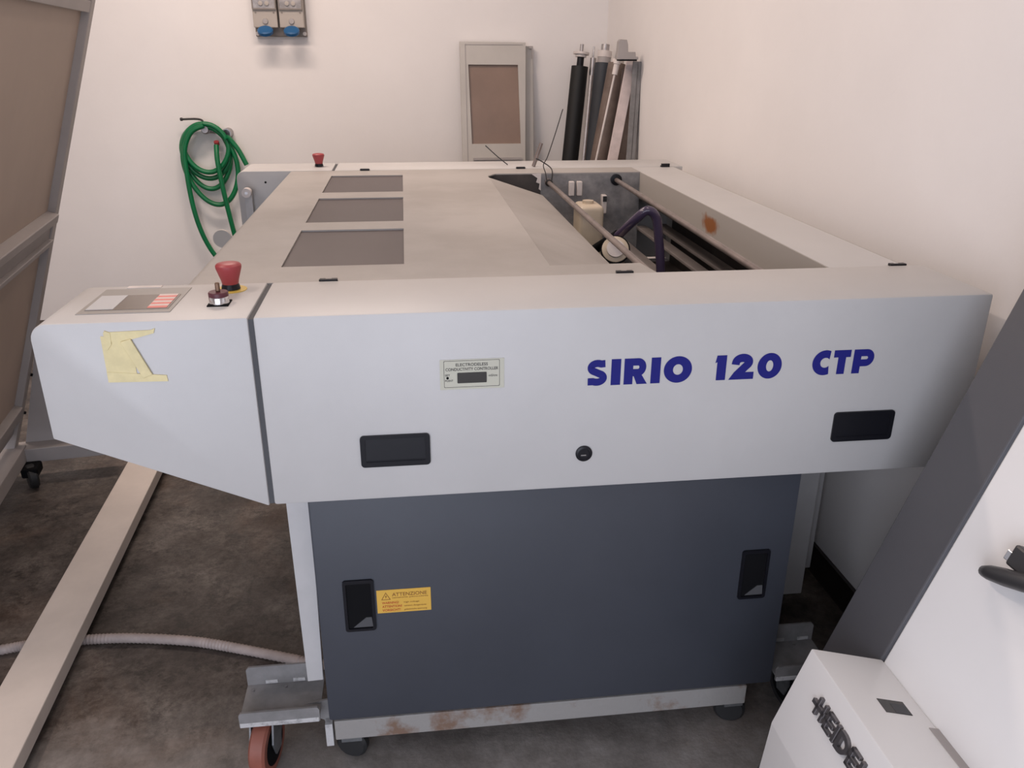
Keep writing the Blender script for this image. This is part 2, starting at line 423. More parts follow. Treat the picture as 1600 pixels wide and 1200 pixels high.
# rolled left edge and skirts of the lid
bm = bmesh.new()
pr = [(-0.150, ZT)] + [(-0.150 + 0.013 * math.cos(math.radians(90 + 15 * i)), ZT - 0.013 + 0.013 * math.sin(math.radians(90 + 15 * i))) for i in range(1, 7)] + [(-0.163, 0.965), (-0.158, 0.965), (-0.150, ZL)]
add_prism(bm, pr, y0, y1, 'y')
finish('lid_edge', bm, 'lidpaint', lid, True)
box('lid_skirt', 'lidpaint', lid, 1.318, 1.323, y0, y1, ZB + 0.01, ZT, bev=0.0015)
box('side_panel', 'paint', P, 1.31, 1.317, y0, y1, ZB, ZL)
for k, (a, b) in enumerate(WIN):
    o = box('window_pane', 'pane', lid, WX0 - 0.004, WX1 + 0.004, a - 0.004, b + 0.004, ZL - 0.004, ZL - 0.0002)
prism('flap', 'lidpaint', P, [(0.5665, 1.044), (0.768, 0.976), (0.768, 0.973), (0.5665, 1.041)], 0.318, 1.678, 'y')
# tank interior
box('tank_wall', 'tankgrey', P, 0.77, 1.152, 1.738, 1.742, 0.70, ZL)
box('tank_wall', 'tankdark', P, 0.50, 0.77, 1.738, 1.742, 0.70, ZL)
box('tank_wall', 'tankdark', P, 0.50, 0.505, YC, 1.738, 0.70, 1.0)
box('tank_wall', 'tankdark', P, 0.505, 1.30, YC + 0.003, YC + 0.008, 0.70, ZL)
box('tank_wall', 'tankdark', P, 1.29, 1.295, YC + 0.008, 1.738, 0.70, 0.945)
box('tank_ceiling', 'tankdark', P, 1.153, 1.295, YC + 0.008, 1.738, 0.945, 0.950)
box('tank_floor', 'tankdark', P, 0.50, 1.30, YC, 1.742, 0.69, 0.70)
box('inner_panel', 'stained', P, 1.149, 1.152, y0 + 0.005, 1.738, 0.956, ZT - 0.001)
box('drip_edge', 'rust', P, 1.144, 1.1485, y0 + 0.01, 1.736, 0.955, 0.963)
for xa, xb, za in ((1.145, 1.185, 0.845), (1.215, 1.265, 0.85), (1.065, 1.10, 0.80)):
    box('tank_rail', 'tankband', P, xa, xb, YC + 0.01, 1.736, za - 0.012, za, bev=0.003)
box('tank_rail', 'tankdark', P, 0.80, 0.97, YC + 0.01, 1.30, 0.74, 0.76)
tube('spray_rod', 'rod', P, [(0.797, y0 + 0.01, 1.015), (0.798, 1.736, 1.015)], 0.0085, 14, 0)
tube('spray_rod', 'rod', P, [(1.036, y0 + 0.01, 1.020), (1.057, 1.736, 1.020)], 0.0085, 14, 0)
lathe('rod_grommet', 'black', P, [(0.010, 0), (0.021, 0), (0.021, 0.012), (0.010, 0.014)], (1.057, 1.738, 1.021), (0, -1, 0), 20)
lathe('rod_grommet', 'rod', P, [(0.010, 0), (0.014, 0), (0.014, 0.012), (0.010, 0.014)], (0.798, 1.738, 1.015), (0, -1, 0), 20)
# white bearing blocks on the back tank wall
for bx in (0.875, 0.905):
    box('bearing_block', 'whiteplastic', P, bx, bx + 0.02, 1.715, 1.738, 0.965, 1.018, bev=0.003)
br = box('bearing_block', 'whiteplastic', P, 1.000, 1.018, 1.70, 1.738, 0.90, 0.968, bev=0.003)
box('bearing_cap', 'rubber', br, 1.002, 1.016, 1.697, 1.7005, 0.945, 0.965)
prism('torn_liner', 'whiteplastic', P, [(0.735, 1.045), (0.77, 1.047), (0.77, 0.985), (0.762, 0.99), (0.765, 1.01), (0.752, 1.015), (0.757, 1.03)], 1.732, 1.735, 'y')

# clips along the cover seams
for cx, cy in ((0.111, YC), (0.707, YC), (1.303, YC), (0.117, YB), (0.712, YB), (1.287, YB)):
    s = -1 if cy < 1 else 1
    bm = bmesh.new()
    add_box(bm, cx - 0.018, cx + 0.018, cy - 0.004, cy + 0.004, H - 0.004, H + 0.0035, bev=0.001)
    add_box(bm, cx - 0.017, cx - 0.006, cy + 0.003, cy + 0.009, H - 0.004, H + 0.003)
    add_box(bm, cx + 0.006, cx + 0.017, cy + 0.003, cy + 0.009, H - 0.004, H + 0.003)
    if cy > 1: add_box(bm, cx - 0.016, cx + 0.016, cy - 0.010, cy + 0.002, H - 0.012, H + (0.011 if cx > 1 else 0.005))
    finish('clip', bm, 'black', P)

# ---- things on the front cover
def recessed_pull(x0, x1, z0, z1):
    bm = bmesh.new()
    out = rrect(x0, x1, z0, z1, 0.007); inn = rrect(x0 + 0.009, x1 - 0.009, z0 + 0.010, z1 - 0.007, 0.002)
    add_frame_ring(bm, out, inn, -0.004, 0.0, 'y')
    o = finish('pull_handle', bm, 'black', fc, True)
    return o
def recess_plate(x0, x1, z0, z1):
    bm = bmesh.new()
    # sloping inner flap of the pull, hinged on top, with a raised lip at the bottom
    add_prism(bm, [(-0.0012, z1 - 0.006), (-0.0032, z0 + 0.0135), (-0.0030, z0 + 0.009), (0.0, z0 + 0.009), (0.0, z1 - 0.006)], x0 + 0.008, x1 - 0.008, 'x')
    return finish('pull_flap', bm, 'black', fc)
for (a, b, c, d) in ((0.167, 0.294, 0.7565, 0.820), (1.078, 1.203, 0.7585, 0.821)):
    recessed_pull(a, b, c, d); recess_plate(a, b, c, d)
lk = lathe('lock', 'black', fc, [(0.0, -0.001), (0.016, -0.001), (0.016, 0.003), (0.013, 0.005), (0.011, 0.005), (0.010, 0.0035), (0.0, 0.0035)], (0.584, 0.0, 0.761), (0, -1, 0), 28)
box('lock_slot', 'steel', fc, 0.578, 0.588, -0.0045, -0.003, 0.7575, 0.7595)

# controller label: plate, printed border, display, printing
cl = box('controller_label', 'label', P, 0.316, 0.4315, -0.0012, 0.0, 0.9035, 0.9605)
bm = bmesh.new()
add_frame_ring(bm, rrect(0.323, 0.4235, 0.9075, 0.9585, 0.002), rrect(0.3237, 0.4228, 0.9082, 0.9578, 0.002), -0.0015, -0.0012, 'y')
finish('label_border', bm, 'ink', cl)
prism('display', 'lcd', cl, rrect(0.347, 0.3998, 0.9155, 0.9355, 0.0015), -0.0022, -0.001, 'y')
XD, ZD = (1, 0, 0), (0, 0, 1)
text_mesh('label_print', 'ELECTRODELESS', 'ink', cl, 0.0078, (0.3445, -0.0014, 0.9480), XD, ZD, offset=0.012, width=0.0575)
text_mesh('label_print', 'CONDUCTIVITY CONTROLLER', 'ink', cl, 0.0078, (0.3262, -0.0014, 0.9395), XD, ZD, offset=0.012, width=0.0945)
text_mesh('label_print', 'SET', 'ink', cl, 0.0052, (0.3250, -0.0014, 0.9295), XD, ZD, offset=0.008, width=0.009)
text_mesh('label_print', 'POINT', 'ink', cl, 0.0052, (0.3250, -0.0014, 0.9190), XD, ZD, offset=0.008, width=0.0145)
text_mesh('label_print', 'mS/cm', 'ink', cl, 0.0060, (0.4035, -0.0014, 0.9265), XD, ZD, offset=0.008, width=0.0155)
lathe('set_point_hole', 'blackm', cl, [(0, 0.0004), (0.0024, 0.0004), (0.0024, 0)], (0.3295, -0.0013, 0.9260), (0, -1, 0), 14)

# blue name lettering: heavy slanted sans letters built from strokes
def ribbon(bm, pts, hw, closed=False):
    P2 = [Vector((p[0], p[1])) for p in pts]; n = len(P2); L_, R_ = [], []
    for i in range(n):
        a = P2[(i - 1) % n] if (closed or i > 0) else P2[i]; b = P2[(i + 1) % n] if (closed or i < n - 1) else P2[i]
        t = (b - a).normalized(); nn = Vector((-t.y, t.x))
        h = hw[i] if isinstance(hw, list) else hw
        L_.append(P2[i] + nn * h); R_.append(P2[i] - nn * h)
    rng = range(n) if closed else range(n - 1)
    out = []
    for i in rng:
        j = (i + 1) % n; out.append([L_[i], L_[j], R_[j], R_[i]])
    return out
def arc(cx, cy, rx, ry, a0, a1, n=14):
    return [(cx + rx * math.cos(math.radians(a0 + (a1 - a0) * i / n)), cy + ry * math.sin(math.radians(a0 + (a1 - a0) * i / n))) for i in range(n + 1)]
def glyph(c):
    # unit cap height; returns (list of quads, advance width)
    Q = []
    q = lambda *p: Q.append([Vector(v) for v in p])
    def ring(cx, cy, orx, ory, icx, irx, iry, a0=0, a1=360, b0=0, b1=360, n=44):
        E = lambda x, rx, ry, a: Vector((x + rx * math.cos(math.radians(a)), cy + ry * math.sin(math.radians(a))))
        for k in range(n):
            t, u = k / n, (k + 1) / n
            Q.append([E(cx, orx, ory, a0 + (a1 - a0) * t), E(cx, orx, ory, a0 + (a1 - a0) * u), E(icx, irx, iry, b0 + (b1 - b0) * u), E(icx, irx, iry, b0 + (b1 - b0) * t)])
    if c == 'I': q((0, 0), (0.385, 0), (0.385, 1), (0, 1)); return Q, 0.385
    if c == 'S':
        Q += ribbon(None, [(0.74, 0.845)] + arc(0.43, 0.695, 0.255, 0.165, 56, 248, 22) + arc(0.42, 0.305, 0.265, 0.165, 68, -124, 22) + [(0.06, 0.165)], 0.138); return Q, 0.85
    if c == 'O': ring(0.575, 0.5, 0.575, 0.515, 0.575, 0.20, 0.205); return Q, 1.15
    if c == '0': ring(0.50, 0.5, 0.50, 0.52, 0.50, 0.145, 0.225); return Q, 1.0
    if c == 'R':
        q((0, 0), (0.36, 0), (0.36, 1), (0, 1))
        Q += ribbon(None, [(0.3, 0.86), (0.56, 0.86)] + arc(0.56, 0.655, 0.185, 0.205, 90, -90, 14) + [(0.3, 0.45)], 0.14)
        q((0.36, 0.40), (0.53, 0.0), (0.95, 0.0), (0.66, 0.44)); return Q, 0.95
    if c == 'P':
        q((0, 0), (0.36, 0), (0.36, 1), (0, 1))
        Q += ribbon(None, [(0.3, 0.855), (0.60, 0.855)] + arc(0.60, 0.645, 0.22, 0.21, 90, -90, 14) + [(0.3, 0.435)], 0.145); return Q, 0.96
    if c == 'T':
        q((0, 0.70), (0.78, 0.70), (0.78, 1), (0, 1)); q((0.21, 0), (0.57, 0), (0.57, 0.74), (0.21, 0.74)); return Q, 0.78
    if c == 'C': ring(0.57, 0.5, 0.57, 0.52, 0.59, 0.225, 0.205, 66, 294, 38, 322); return Q, 0.82
    if c == '1':
        q((0.05, 0), (0.43, 0), (0.43, 1), (0.05, 1)); q((0.05, 1), (0.03, 1.0), (-0.03, 0.70), (0.05, 0.73)); return Q, 0.43
    if c == '2':
        Q += ribbon(None, [(0.24, 0.60)] + arc(0.52, 0.69, 0.265, 0.175, 172, -25, 18) + [(0.64, 0.50), (0.30, 0.16)], 0.165)
        q((0.0, 0.0), (1.02, 0.0), (1.02, 0.29), (0.20, 0.29)); return Q, 1.02
def word(txt, x0, x1, z0, z1, slant=0.0, gap=0.135):
    G = [glyph(c) for c in txt]; tot = sum(g[1] for g in G) + gap * (len(G) - 1)
    hgt = z1 - z0; kx = (x1 - x0 - slant * hgt) / tot; cx = 0.0
    for c, (Q, adv) in zip(txt, G):
        bm = bmesh.new()
        for kq, qd in enumerate(Q):
            f = []; b = []
            for p in qd:
                X = x0 + (cx + p.x) * kx + slant * hgt * p.y; Z = z0 + p.y * hgt
                f.append(bm.verts.new((X, -0.0005 - (0.0 if c in 'O0C' else 0.000008 * kq), Z)))
            bm.faces.new(f)
        for fa in bm.faces:
            fa.normal_update()
            if fa.normal.y > 0: fa.normal_flip()
        me = bpy.data.meshes.new('letter'); bm.to_mesh(me); bm.free(); me.materials.append(M['blue'])
        o = bpy.data.objects.new('letter', me); COL.objects.link(o); o.parent = fc
        cx += adv + gap
word('SIRIO', 0.583, 0.7825, 0.8985, 0.9495)
word('120', 0.828, 0.957, 0.899, 0.9485)
word('CTP', 1.0175, 1.140, 0.901, 0.9495)

# masking tape left on the control housing
tp = box('masking_tape', 'tape', P, -0.246, -0.198, -0.0012, 0.0002, 0.945, 1.026)
tp['label'] = 'torn remains of yellow masking tape'
prism('tape_strip', 'tape', tp, [(-0.24, 1.033), (-0.165, 1.0345), (-0.157, 1.0375), (-0.160, 1.029), (-0.195, 1.020), (-0.24, 1.016)], -0.0022, 0.0, 'y')
prism('tape_strip', 'tape', tp, [(-0.246, 0.963), (-0.15, 0.953), (-0.149, 0.942), (-0.246, 0.944)], -0.0020, 0.0, 'y')
prism('tape_strip', 'tape', tp, [(-0.215, 1.016), (-0.198, 1.021), (-0.172, 0.956), (-0.188, 0.950)], -0.0052, -0.001, 'y', bev=0.001)
prism('tape_strip', 'tape', tp, [(-0.238, 1.036), (-0.229, 1.032), (-0.230, 1.012), (-0.238, 1.002)], -0.0032, 0.0, 'y')

# display panel on the control housing top
dp = prism('display_panel', 'dispframe', P, [(-0.298, 0.048), (-0.143, 0.048), (-0.142, 0.207), (-0.296, 0.207)], H - 0.001, H + 0.0012, 'z')
box('display_window', 'dispglass', dp, -0.289, -0.150, 0.066, 0.160, H + 0.0012, H + 0.0020)
box('display_sheet', 'dispwhite', dp, -0.2885, -0.243, 0.070, 0.158, H + 0.0020, H + 0.0026)
for k in range(8):
    box('key_strip', 'dispred' if k % 2 == 0 else 'disppink', dp, -0.187, -0.154, 0.072 + k * 0.011, 0.0825 + k * 0.011, H + 0.0020, H + 0.0026)
box('clear_sticker', 'whiteplastic', P, -0.262, -0.20, 0.214, 0.229, H - 0.001, H + 0.0012)

def estop(x, y, s=1.0):
    e = lathe('emergency_stop', 'black', P, [(0.0135 * s, 0.0), (0.0175 * s, 0.001), (0.0165 * s, 0.006 * s), (0.0145 * s, 0.012 * s), (0.0, 0.012 * s)], (x, y, H + 0.0015))
    if s == 1.0: lathe('stop_disc', 'yellow', e, [(0.0, 0.0), (0.029 * s, 0.0), (0.029 * s, 0.0016), (0.0, 0.0016)], (x, y, H - 0.0002))
    lathe('stop_button', 'red', e, [(0.0, 0.010 * s), (0.0145 * s, 0.010 * s), (0.0165 * s, 0.020 * s), (0.0215 * s, 0.036 * s), (0.0235 * s, 0.043 * s), (0.0235 * s, 0.0475 * s), (0.021 * s, 0.0505 * s), (0.012 * s, 0.0525 * s), (0.0, 0.053 * s)], (x, y, H))
    return e
estop(-0.0655, 0.186); estop(-0.0625, 1.985, 0.96)
ks = box('key_switch', 'blackm', P, -0.087, -0.050, 0.073, 0.112, H - 0.0005, H + 0.0022, bev=0.0007)
lathe('switch_ring', 'chrome', ks, [(0.0, 0.001), (0.0175, 0.001), (0.0175, 0.013), (0.0165, 0.0145), (0.0, 0.0145)], (-0.0685, 0.092, H))
lathe('switch_cap', 'darkred', ks, [(0.0, 0.0145), (0.0172, 0.0145), (0.0172, 0.021), (0.0160, 0.0225), (0.0, 0.0225)], (-0.0685, 0.092, H))
box('key', 'brass', ks, -0.0725, -0.0645, 0.089, 0.095, H + 0.022, H + 0.039, bev=0.002)

# feed rollers and fittings between the housings on the left side
box('roller_bracket', 'framepaint', P, -0.330, -0.304, 1.845, 1.868, 0.860, 0.985)
lathe('guide_roller', 'whiteplastic', P, [(0.006, 0), (0.017, 0), (0.017, 0.03), (0.006, 0.03)], (-0.317, 1.842, 0.979), (0, -1, 0), 22)
lathe('guide_axle', 'steel', P, [(0, 0), (0.006, 0), (0.006, 0.032), (0, 0.032)], (-0.317, 1.843, 0.979), (0, -1, 0), 14)
lathe('feed_roller', 'rack', P, [(0, 0), (0.028, 0), (0.028, 1.55), (0, 1.55)], (-0.20, 1.86, 0.80), (0, -1, 0), 22)
lathe('end_disc', 'panel', P, [(0, 0), (0.034, 0), (0.034, 0.012), (0, 0.012)], (-0.432, 1.866, 0.803), (0, -1, 0), 26)
box('disc_arm', 'framepaint', P, -0.43, -0.23, 1.866, 1.872, 0.797, 0.809)
lathe('screw', 'blackm', P, [(0, 0), (0.004, 0), (0.004, 0.002), (0, 0.002)], (-0.253, 1.8725, 1.009), (0, -1, 0), 10)

# cabinet, door and frame
box('cabinet', 'framepaint', P, 0.075, 1.035, 0.075, 1.95, 0.11, ZB, bev=0.002)
dr = prism('cabinet_door', 'door', P, rrect(0.0575, 1.052, 0.128, ZB, 0.006, 3), 0.04, 0.066, 'y', bev=0.002, smooth=True)
def door_grip(x0, x1, z0, z1):
    bm = bmesh.new()
    add_frame_ring(bm, rrect(x0, x1, z0, z1, 0.006), rrect(x0 + 0.006, x1 - 0.006, z0 + 0.006, z1 - 0.008, 0.003), 0.0355, 0.04, 'y')
    o = finish('door_grip', bm, 'black', dr, True)
    box('grip_cavity', 'blackm', dr, x0 + 0.005, x1 - 0.005, 0.0385, 0.0400, z0 + 0.005, z1 - 0.006)
    # bent catch inside the grip
    prism('grip_catch', 'gap', dr, [(x0 + 0.016, z0 + 0.009), (x1 - 0.006, z0 + 0.009), (x1 - 0.008, z0 + 0.032), (x1 - 0.019, z0 + 0.032)], 0.0372, 0.0386, 'y')
door_grip(0.109, 0.171, 0.360, 0.4835); door_grip(0.945, 1.0065, 0.368, 0.4905)
wl = box('warning_label', 'warn', dr, 0.1755, 0.2850, 0.0390, 0.0400, 0.3985, 0.4540)
def prn(b, x, z, s, wd, m='warnink', off=0.0): text_mesh('label_print', b, m, dr, s, (x, 0.0388, z), XD, ZD, width=wd, offset=off)
prn('ATTENZIONE', 0.2065, 0.4385, 0.0118, 0.0705, off=0.004)
prn('tensione pericolosa', 0.2065, 0.4335, 0.0045, 0.073)
prn('WARNING!', 0.1855, 0.4205, 0.0078, 0.034, 'warnred', 0.014)
prn('ATTENTION!', 0.1855, 0.4115, 0.0078, 0.040, 'warnred', 0.014)
prn('VORSICHT!', 0.1855, 0.4025, 0.0078, 0.037, 'warnred', 0.014)
prn('high voltage', 0.230, 0.4210, 0.0050, 0.031)
prn('tension dangereuse', 0.230, 0.4120, 0.0050, 0.045)
prn('gefaehrliche spannung', 0.230, 0.4030, 0.0050, 0.046)
bm = bmesh.new()
add_frame_ring(bm, [(0.1845, 0.4305), (0.2035, 0.4305), (0.194, 0.4485)], [(0.1865, 0.4316), (0.2015, 0.4316), (0.194, 0.4460)], 0.0386, 0.039, 'y')
for q in ([(0.1948, 0.4425), (0.1922, 0.4375), (0.1938, 0.4378)], [(0.1938, 0.4378), (0.1930, 0.4330), (0.1958, 0.4388)], [(0.1922, 0.4375), (0.1958, 0.4388), (0.1938, 0.4400)]):
    add_prism(bm, q, 0.0386, 0.039, 'y')
finish('hazard_triangle', bm, 'warnink', dr)
# left frame strip, base bar, right rear frame
prism('frame_strip', 'framepaint', P, [(0.0135, ZB), (0.0600, ZB), (0.0505, 0.224), (0.0180, 0.223)], 0.058, 0.070, 'y', bev=0.001)
box('base_bar', 'rust', P, 0.066, 1.00, 0.046, 0.082, 0.066, 0.118, bev=0.002)
prism('gusset', 'chan', P, [(-0.035, 0.150), (0.054, 0.162), (0.060, 0.075), (0.052, 0.072), (0.043, 0.108)], 0.066, 0.071, 'y')
box('gusset_foot', 'chip', P, 0.046, 0.062, 0.045, 0.068, 0.052, 0.112, bev=0.001)
box('rear_tank_housing', 'framepaint', P, 1.12, 1.312, 0.42, 1.85, 0.075, ZB, bev=0.003)
box('rear_tank_housing', 'framepaint', P, 1.312, 1.372, 0.50, 1.85, 0.10, ZB, bev=0.003)

def outrigger(x0, x1):
    # folded steel channel that carries a swivel caster
    bm = bmesh.new()
    add_box(bm, x0, x1, 0.035, 0.145, 0.150, 0.155)
    fr = [(x0, 0.140), (x1, 0.140), (x1, 0.170), (x1 - 0.004, 0.176), (x0 + 0.004, 0.176), (x0, 0.170)]
    add_prism(bm, fr, 0.030, 0.035, 'y')
    bk = [(x0, 0.15), (x1, 0.15), (x1, 0.196), (x1 - 0.006, 0.203), (x0 + 0.006, 0.203), (x0, 0.196)]
    add_prism(bm, bk, 0.140, 0.145, 'y')
    o = finish('outrigger', bm, 'chan', P)
    box('chipped_lip', 'chip', o, x0 + 0.001, x1 - 0.002, 0.0285, 0.031, 0.139, 0.150, bev=0.001)
    for sx in (x0 + 0.04, x0 + 0.10):
        box('slot', 'chip', o, sx, sx + 0.026, 0.1375, 0.1405, 0.158, 0.166)
    for sx, sy in ((x0 + 0.015, 0.12), (x0 + 0.085, 0.125)):
        lathe('bolt', 'steel', o, [(0, 0), (0.003, 0), (0.003, 0.003), (0, 0.003)], (sx, sy, 0.155), (0, 0, 1), 8)
    return o
outrigger(-0.127, 0.040); outrigger(1.058, 1.195)

def caster(x, y, yaw, r, wid, zt, mt='tread', flat=False):
    # swivel caster: wheel with tread, hub, fork cheeks, bearing plate
    mw = Matrix.Translation((x, y, 0)) @ Matrix.Rotation(yaw, 4, 'Z')
    bm = bmesh.new()
    add_lathe(bm, [(0.3 * r, -0.5 * wid), (0.72 * r, -0.5 * wid), (0.92 * r, -0.5 * wid), (r, -0.36 * wid), (r, 0.36 * wid), (0.92 * r, 0.5 * wid), (0.72 * r, 0.5 * wid), (0.3 * r, 0.5 * wid)], (0, 0, r), (1, 0, 0), 36)
    c = finish('caster', bm, mt, P, True, mw)
    bm = bmesh.new()
    add_lathe(bm, [(0, -0.52 * wid), (0.70 * r, -0.52 * wid), (0.70 * r, 0.52 * wid), (0, 0.52 * wid)], (0, 0, r), (1, 0, 0), 30)
    add_lathe(bm, [(0, -0.62 * wid), (0.2 * r, -0.62 * wid), (0.2 * r, 0.62 * wid), (0, 0.62 * wid)], (0, 0, r), (1, 0, 0), 14)
    finish('hub', bm, 'blackm', c, True)
    bm = bmesh.new()
    for s in (-1, 1):
        xx = s * (0.5 * wid + 0.007)
        add_prism(bm, [(-0.014, r - 0.016), (0.014, r - 0.016), (0.02, r + 0.01), (0.045, zt - 0.02), (0.045, zt - 0.006), (-0.012, zt - 0.006), (-0.026, r + 0.02)], xx - 0.002, xx + 0.002, 'x')
    add_box(bm, -0.5 * wid - 0.009, 0.5 * wid + 0.009, -0.012, 0.045, zt - 0.010, zt - 0.006)
    finish('fork', bm, 'galv', c)
    bm = bmesh.new()
    add_lathe(bm, [(0, 0), (0.030, 0), (0.034, 0.003), (0.030, 0.007), (0, 0.007)], (0, 0.017, zt - 0.0065), (0, 0, 1), 24)
    finish('swivel_bearing', bm, 'galv', c, True)
    return c
caster(-0.083, 0.058, math.radians(-12), 0.066, 0.036, 0.150)
caster(1.135, 0.10, math.radians(12), 0.062, 0.034, 0.150, 'rubber')
for xx, yy in ((0.100, 0.070), (0.975, 0.072)):
    bm = bmesh.new()
    add_lathe(bm, [(0, -0.013), (0.030, -0.013), (0.036, -0.007), (0.036, 0.007), (0.030, 0.013), (0, 0.013)], (xx, yy, 0.036), (0.35, 1, 0), 26)
    sw = finish('small_wheel', bm, 'rubber', P, True)
    box('wheel_bracket', 'galv', sw, xx - 0.022, xx + 0.022, yy - 0.022, yy + 0.03, 0.056, 0.0655)
for xx in (0.15, 0.95):
    bm = bmesh.new(); add_lathe(bm, [(0, -0.014), (0.05, -0.014), (0.05, 0.014), (0, 0.014)], (xx, 1.75, 0.05), (1, 0, 0), 24)
    add_box(bm, xx - 0.02, xx + 0.02, 1.73, 1.77, 0.05, 0.115)
    finish('rear_wheel', bm, 'rubber', P, True)
set_base(P, (0.55, 1.0, 0.0))

# ------------------------------------------------------------------ things lying in the tank opening
jug = thing('plastic_jug', 'cream plastic jug standing in the open tank of the processor', 'jug')
bm = bmesh.new(); add_box(bm, 0.868, 0.957, 1.475, 1.60, 0.7005, 0.968, bev=0.018, seg=4); finish('body', bm, 'cream', jug, True)
lathe('neck', 'cream', jug, [(0, 0), (0.020, 0), (0.020, 0.012), (0, 0.012)], (0.91, 1.54, 0.966))
set_base(jug, (0.912, 1.54, 0.70))
pump = thing('round_pump', 'round cream pump housing with black ring lying in the tank', 'pump')
ax_ = Vector((-0.12, -0.75, 0.45)).normalized()
lathe('body', 'cream', pump, [(0, -0.22), (0.036, -0.22), (0.040, -0.03), (0.043, 0.0), (0.040, 0.012), (0.031, 0.016), (0.0, 0.016)], (0.885, 1.02, 0.915), ax_, 30)
lathe('ring', 'blackm', pump, [(0.0405, 0.004), (0.0445, 0.004), (0.0445, 0.009), (0.040, 0.010)], (0.885, 1.02, 0.915), ax_, 30)
lathe('end_cap', 'whiteplastic', pump, [(0, 0.014), (0.027, 0.014), (0.027, 0.022), (0, 0.024)], (0.885, 1.02, 0.915), ax_, 30)
set_base(pump, (0.905, 1.15, 0.83))
ph = thing('purple_hose', 'dark purple clear hose arching over inside the open tank', 'hose')
tube('hose', 'purple', ph, [(0.875, 1.22, 0.88), (0.905, 1.10, 0.937), (0.940, 1.02, 1.005), (0.972, 1.0, 1.036), (1.000, 1.0, 1.012), (1.012, 0.995, 0.94), (1.020, 0.985, 0.86), (1.024, 0.98, 0.78)], 0.0138, 14)
tube('dark_end', 'blackm', ph, [(0.86, 1.27, 0.85), (0.887, 1.16, 0.908), (0.910, 1.09, 0.948)], 0.0152, 14)
set_base(ph, (1.02, 0.98, 0.80))
# wire twisted round the rod at the back of the opening
wr = thing('tie_wire', 'black wire twisted round the rod, one end sticking up', 'wire')
loop = [(0.798 + 0.011 * math.cos(a), 1.705 + 0.002 * a, 1.015 + 0.011 * math.sin(a)) for a in [i * 0.6 for i in range(22)]]
tube('wire_coil', 'wire', wr, loop, 0.0022, 6, 3)
tube('wire_end', 'wire', wr, [(0.789, 1.715, 1.022), (0.785, 1.722, 1.050), (0.782, 1.755, 1.075), (0.800, 1.77, 1.105), (0.828, 1.77, 1.19), (0.853, 1.77, 1.273)], 0.0019, 6)
tube('wire_end', 'wire', wr, [(0.807, 1.715, 1.022), (0.811, 1.722, 1.05), (0.808, 1.755, 1.066), (0.780, 1.775, 1.085), (0.758, 1.785, 1.095)], 0.0022, 6)
set_base(wr, (0.798, 1.72, 1.015))
st = thing('tube_stub', 'short grey tube stub standing up beside the wire on the back cover', 'tube')
tube('tube', 'rod', st, [(0.766, 1.90, 1.052), (0.796, 1.90, 1.140)], 0.0075, 12, 0)
set_base(st, (0.766, 1.90, 1.051))
w2 = thing('stiff_wire', 'thin stiff wire leaning up from the back cover', 'wire')
tube('wire', 'wire', w2, [(0.672, 1.96, 1.052), (0.63, 1.965, 1.085), (0.585, 1.97, 1.125)], 0.0020, 6)
set_base(w2, (0.672, 1.96, 1.051))

# ------------------------------------------------------------------ left: leaning rack on casters
th = math.atan(0.343)
rd = Vector((-0.135, 0.9908, 0)).normalized(); eh = Vector((rd.y, -rd.x, 0))
if eh.x < 0: eh = -eh
up = Vector((0, 0, 1))
RO = Vector((-1.171, 1.544, 0.14))
rk = thing('plate_rack', 'tall grey leaning plate rack with brown hardboard panels on casters', 'rack')
def rp(s, t, n):      # s toward the viewer, t up the slope, n out of the sheet
    return RO - rd * s + (eh * math.sin(th) + up * math.cos(th)) * t + (eh * math.cos(th) - up * math.sin(th)) * n
def rv(s, e, z):      # upright coordinates: s toward the viewer, e toward the processor, z height
    return Vector((RO.x, RO.y, 0)) - rd * s + eh * e + up * z
def hexa(name, m, parent, f, s0, s1, a0, a1, b0, b1, bev=0.0):
    bm = bmesh.new(); add_box(bm, s0, s1, a0, a1, b0, b1, bev=bev)
    for v in bm.verts: v.co = f(*v.co)
    return finish(name, bm, m, parent)
SL = 1.25
hexa('post', 'rack', rk, rp, 0.0, 0.055, -0.03, 2.0, -0.05, 0.0, 0.003)
hexa('post', 'rack', rk, rp, SL - 0.055, SL, -0.03, 2.0, -0.05, 0.0, 0.003)
hexa('rail', 'rack', rk, rp, 0.0553, SL - 0.0553, 1.515, 1.550, -0.045, -0.002, 0.002)
hexa('rail', 'rack', rk, rp, 0.0553, SL - 0.0553, 1.96, 2.0, -0.045, -0.002, 0.002)
hexa('rail', 'rack', rk, rp, 0.0553, SL - 0.0553, 0.845, 0.875, -0.045, 0.012, 0.003)
hexa('rail', 'rack', rk, rp, 0.0553, SL - 0.0553, 0.785, 0.845, -0.045, -0.006, 0.003)
hexa('rail', 'rack', rk, rp, 0.0553, SL - 0.0553, 0.768, 0.785, -0.045, 0.008, 0.002)
hexa('rail', 'rack', rk, rp, 0.0553, SL - 0.0553, 0.115, 0.165, -0.045, 0.004, 0.003)
hexa('rail', 'rack', rk, rp, 0.0553, SL - 0.0553, 0.05, 0.115, -0.045, -0.012, 0.003)
for a, b in ((0.165, 0.768), (0.875, 1.515), (1.55, 1.96)):
    hexa('hardboard_panel', 'brownboard', rk, rp, 0.0555, SL - 0.0555, a + 0.0005, b - 0.0005, -0.032, -0.024)
hexa('base_rail', 'rack', rk, rv, 0.03, SL, -0.055, 0.03, 0.085, 0.139, 0.003)
hexa('foot', 'rack', rk, rv, -0.015, 0.06, -0.05, 0.34, 0.078, 0.132, 0.003)
hexa('foot', 'rack', rk, rv, SL + 0.002, SL + 0.06, -0.40, 0.03, 0.078, 0.132, 0.003)
bm = bmesh.new()
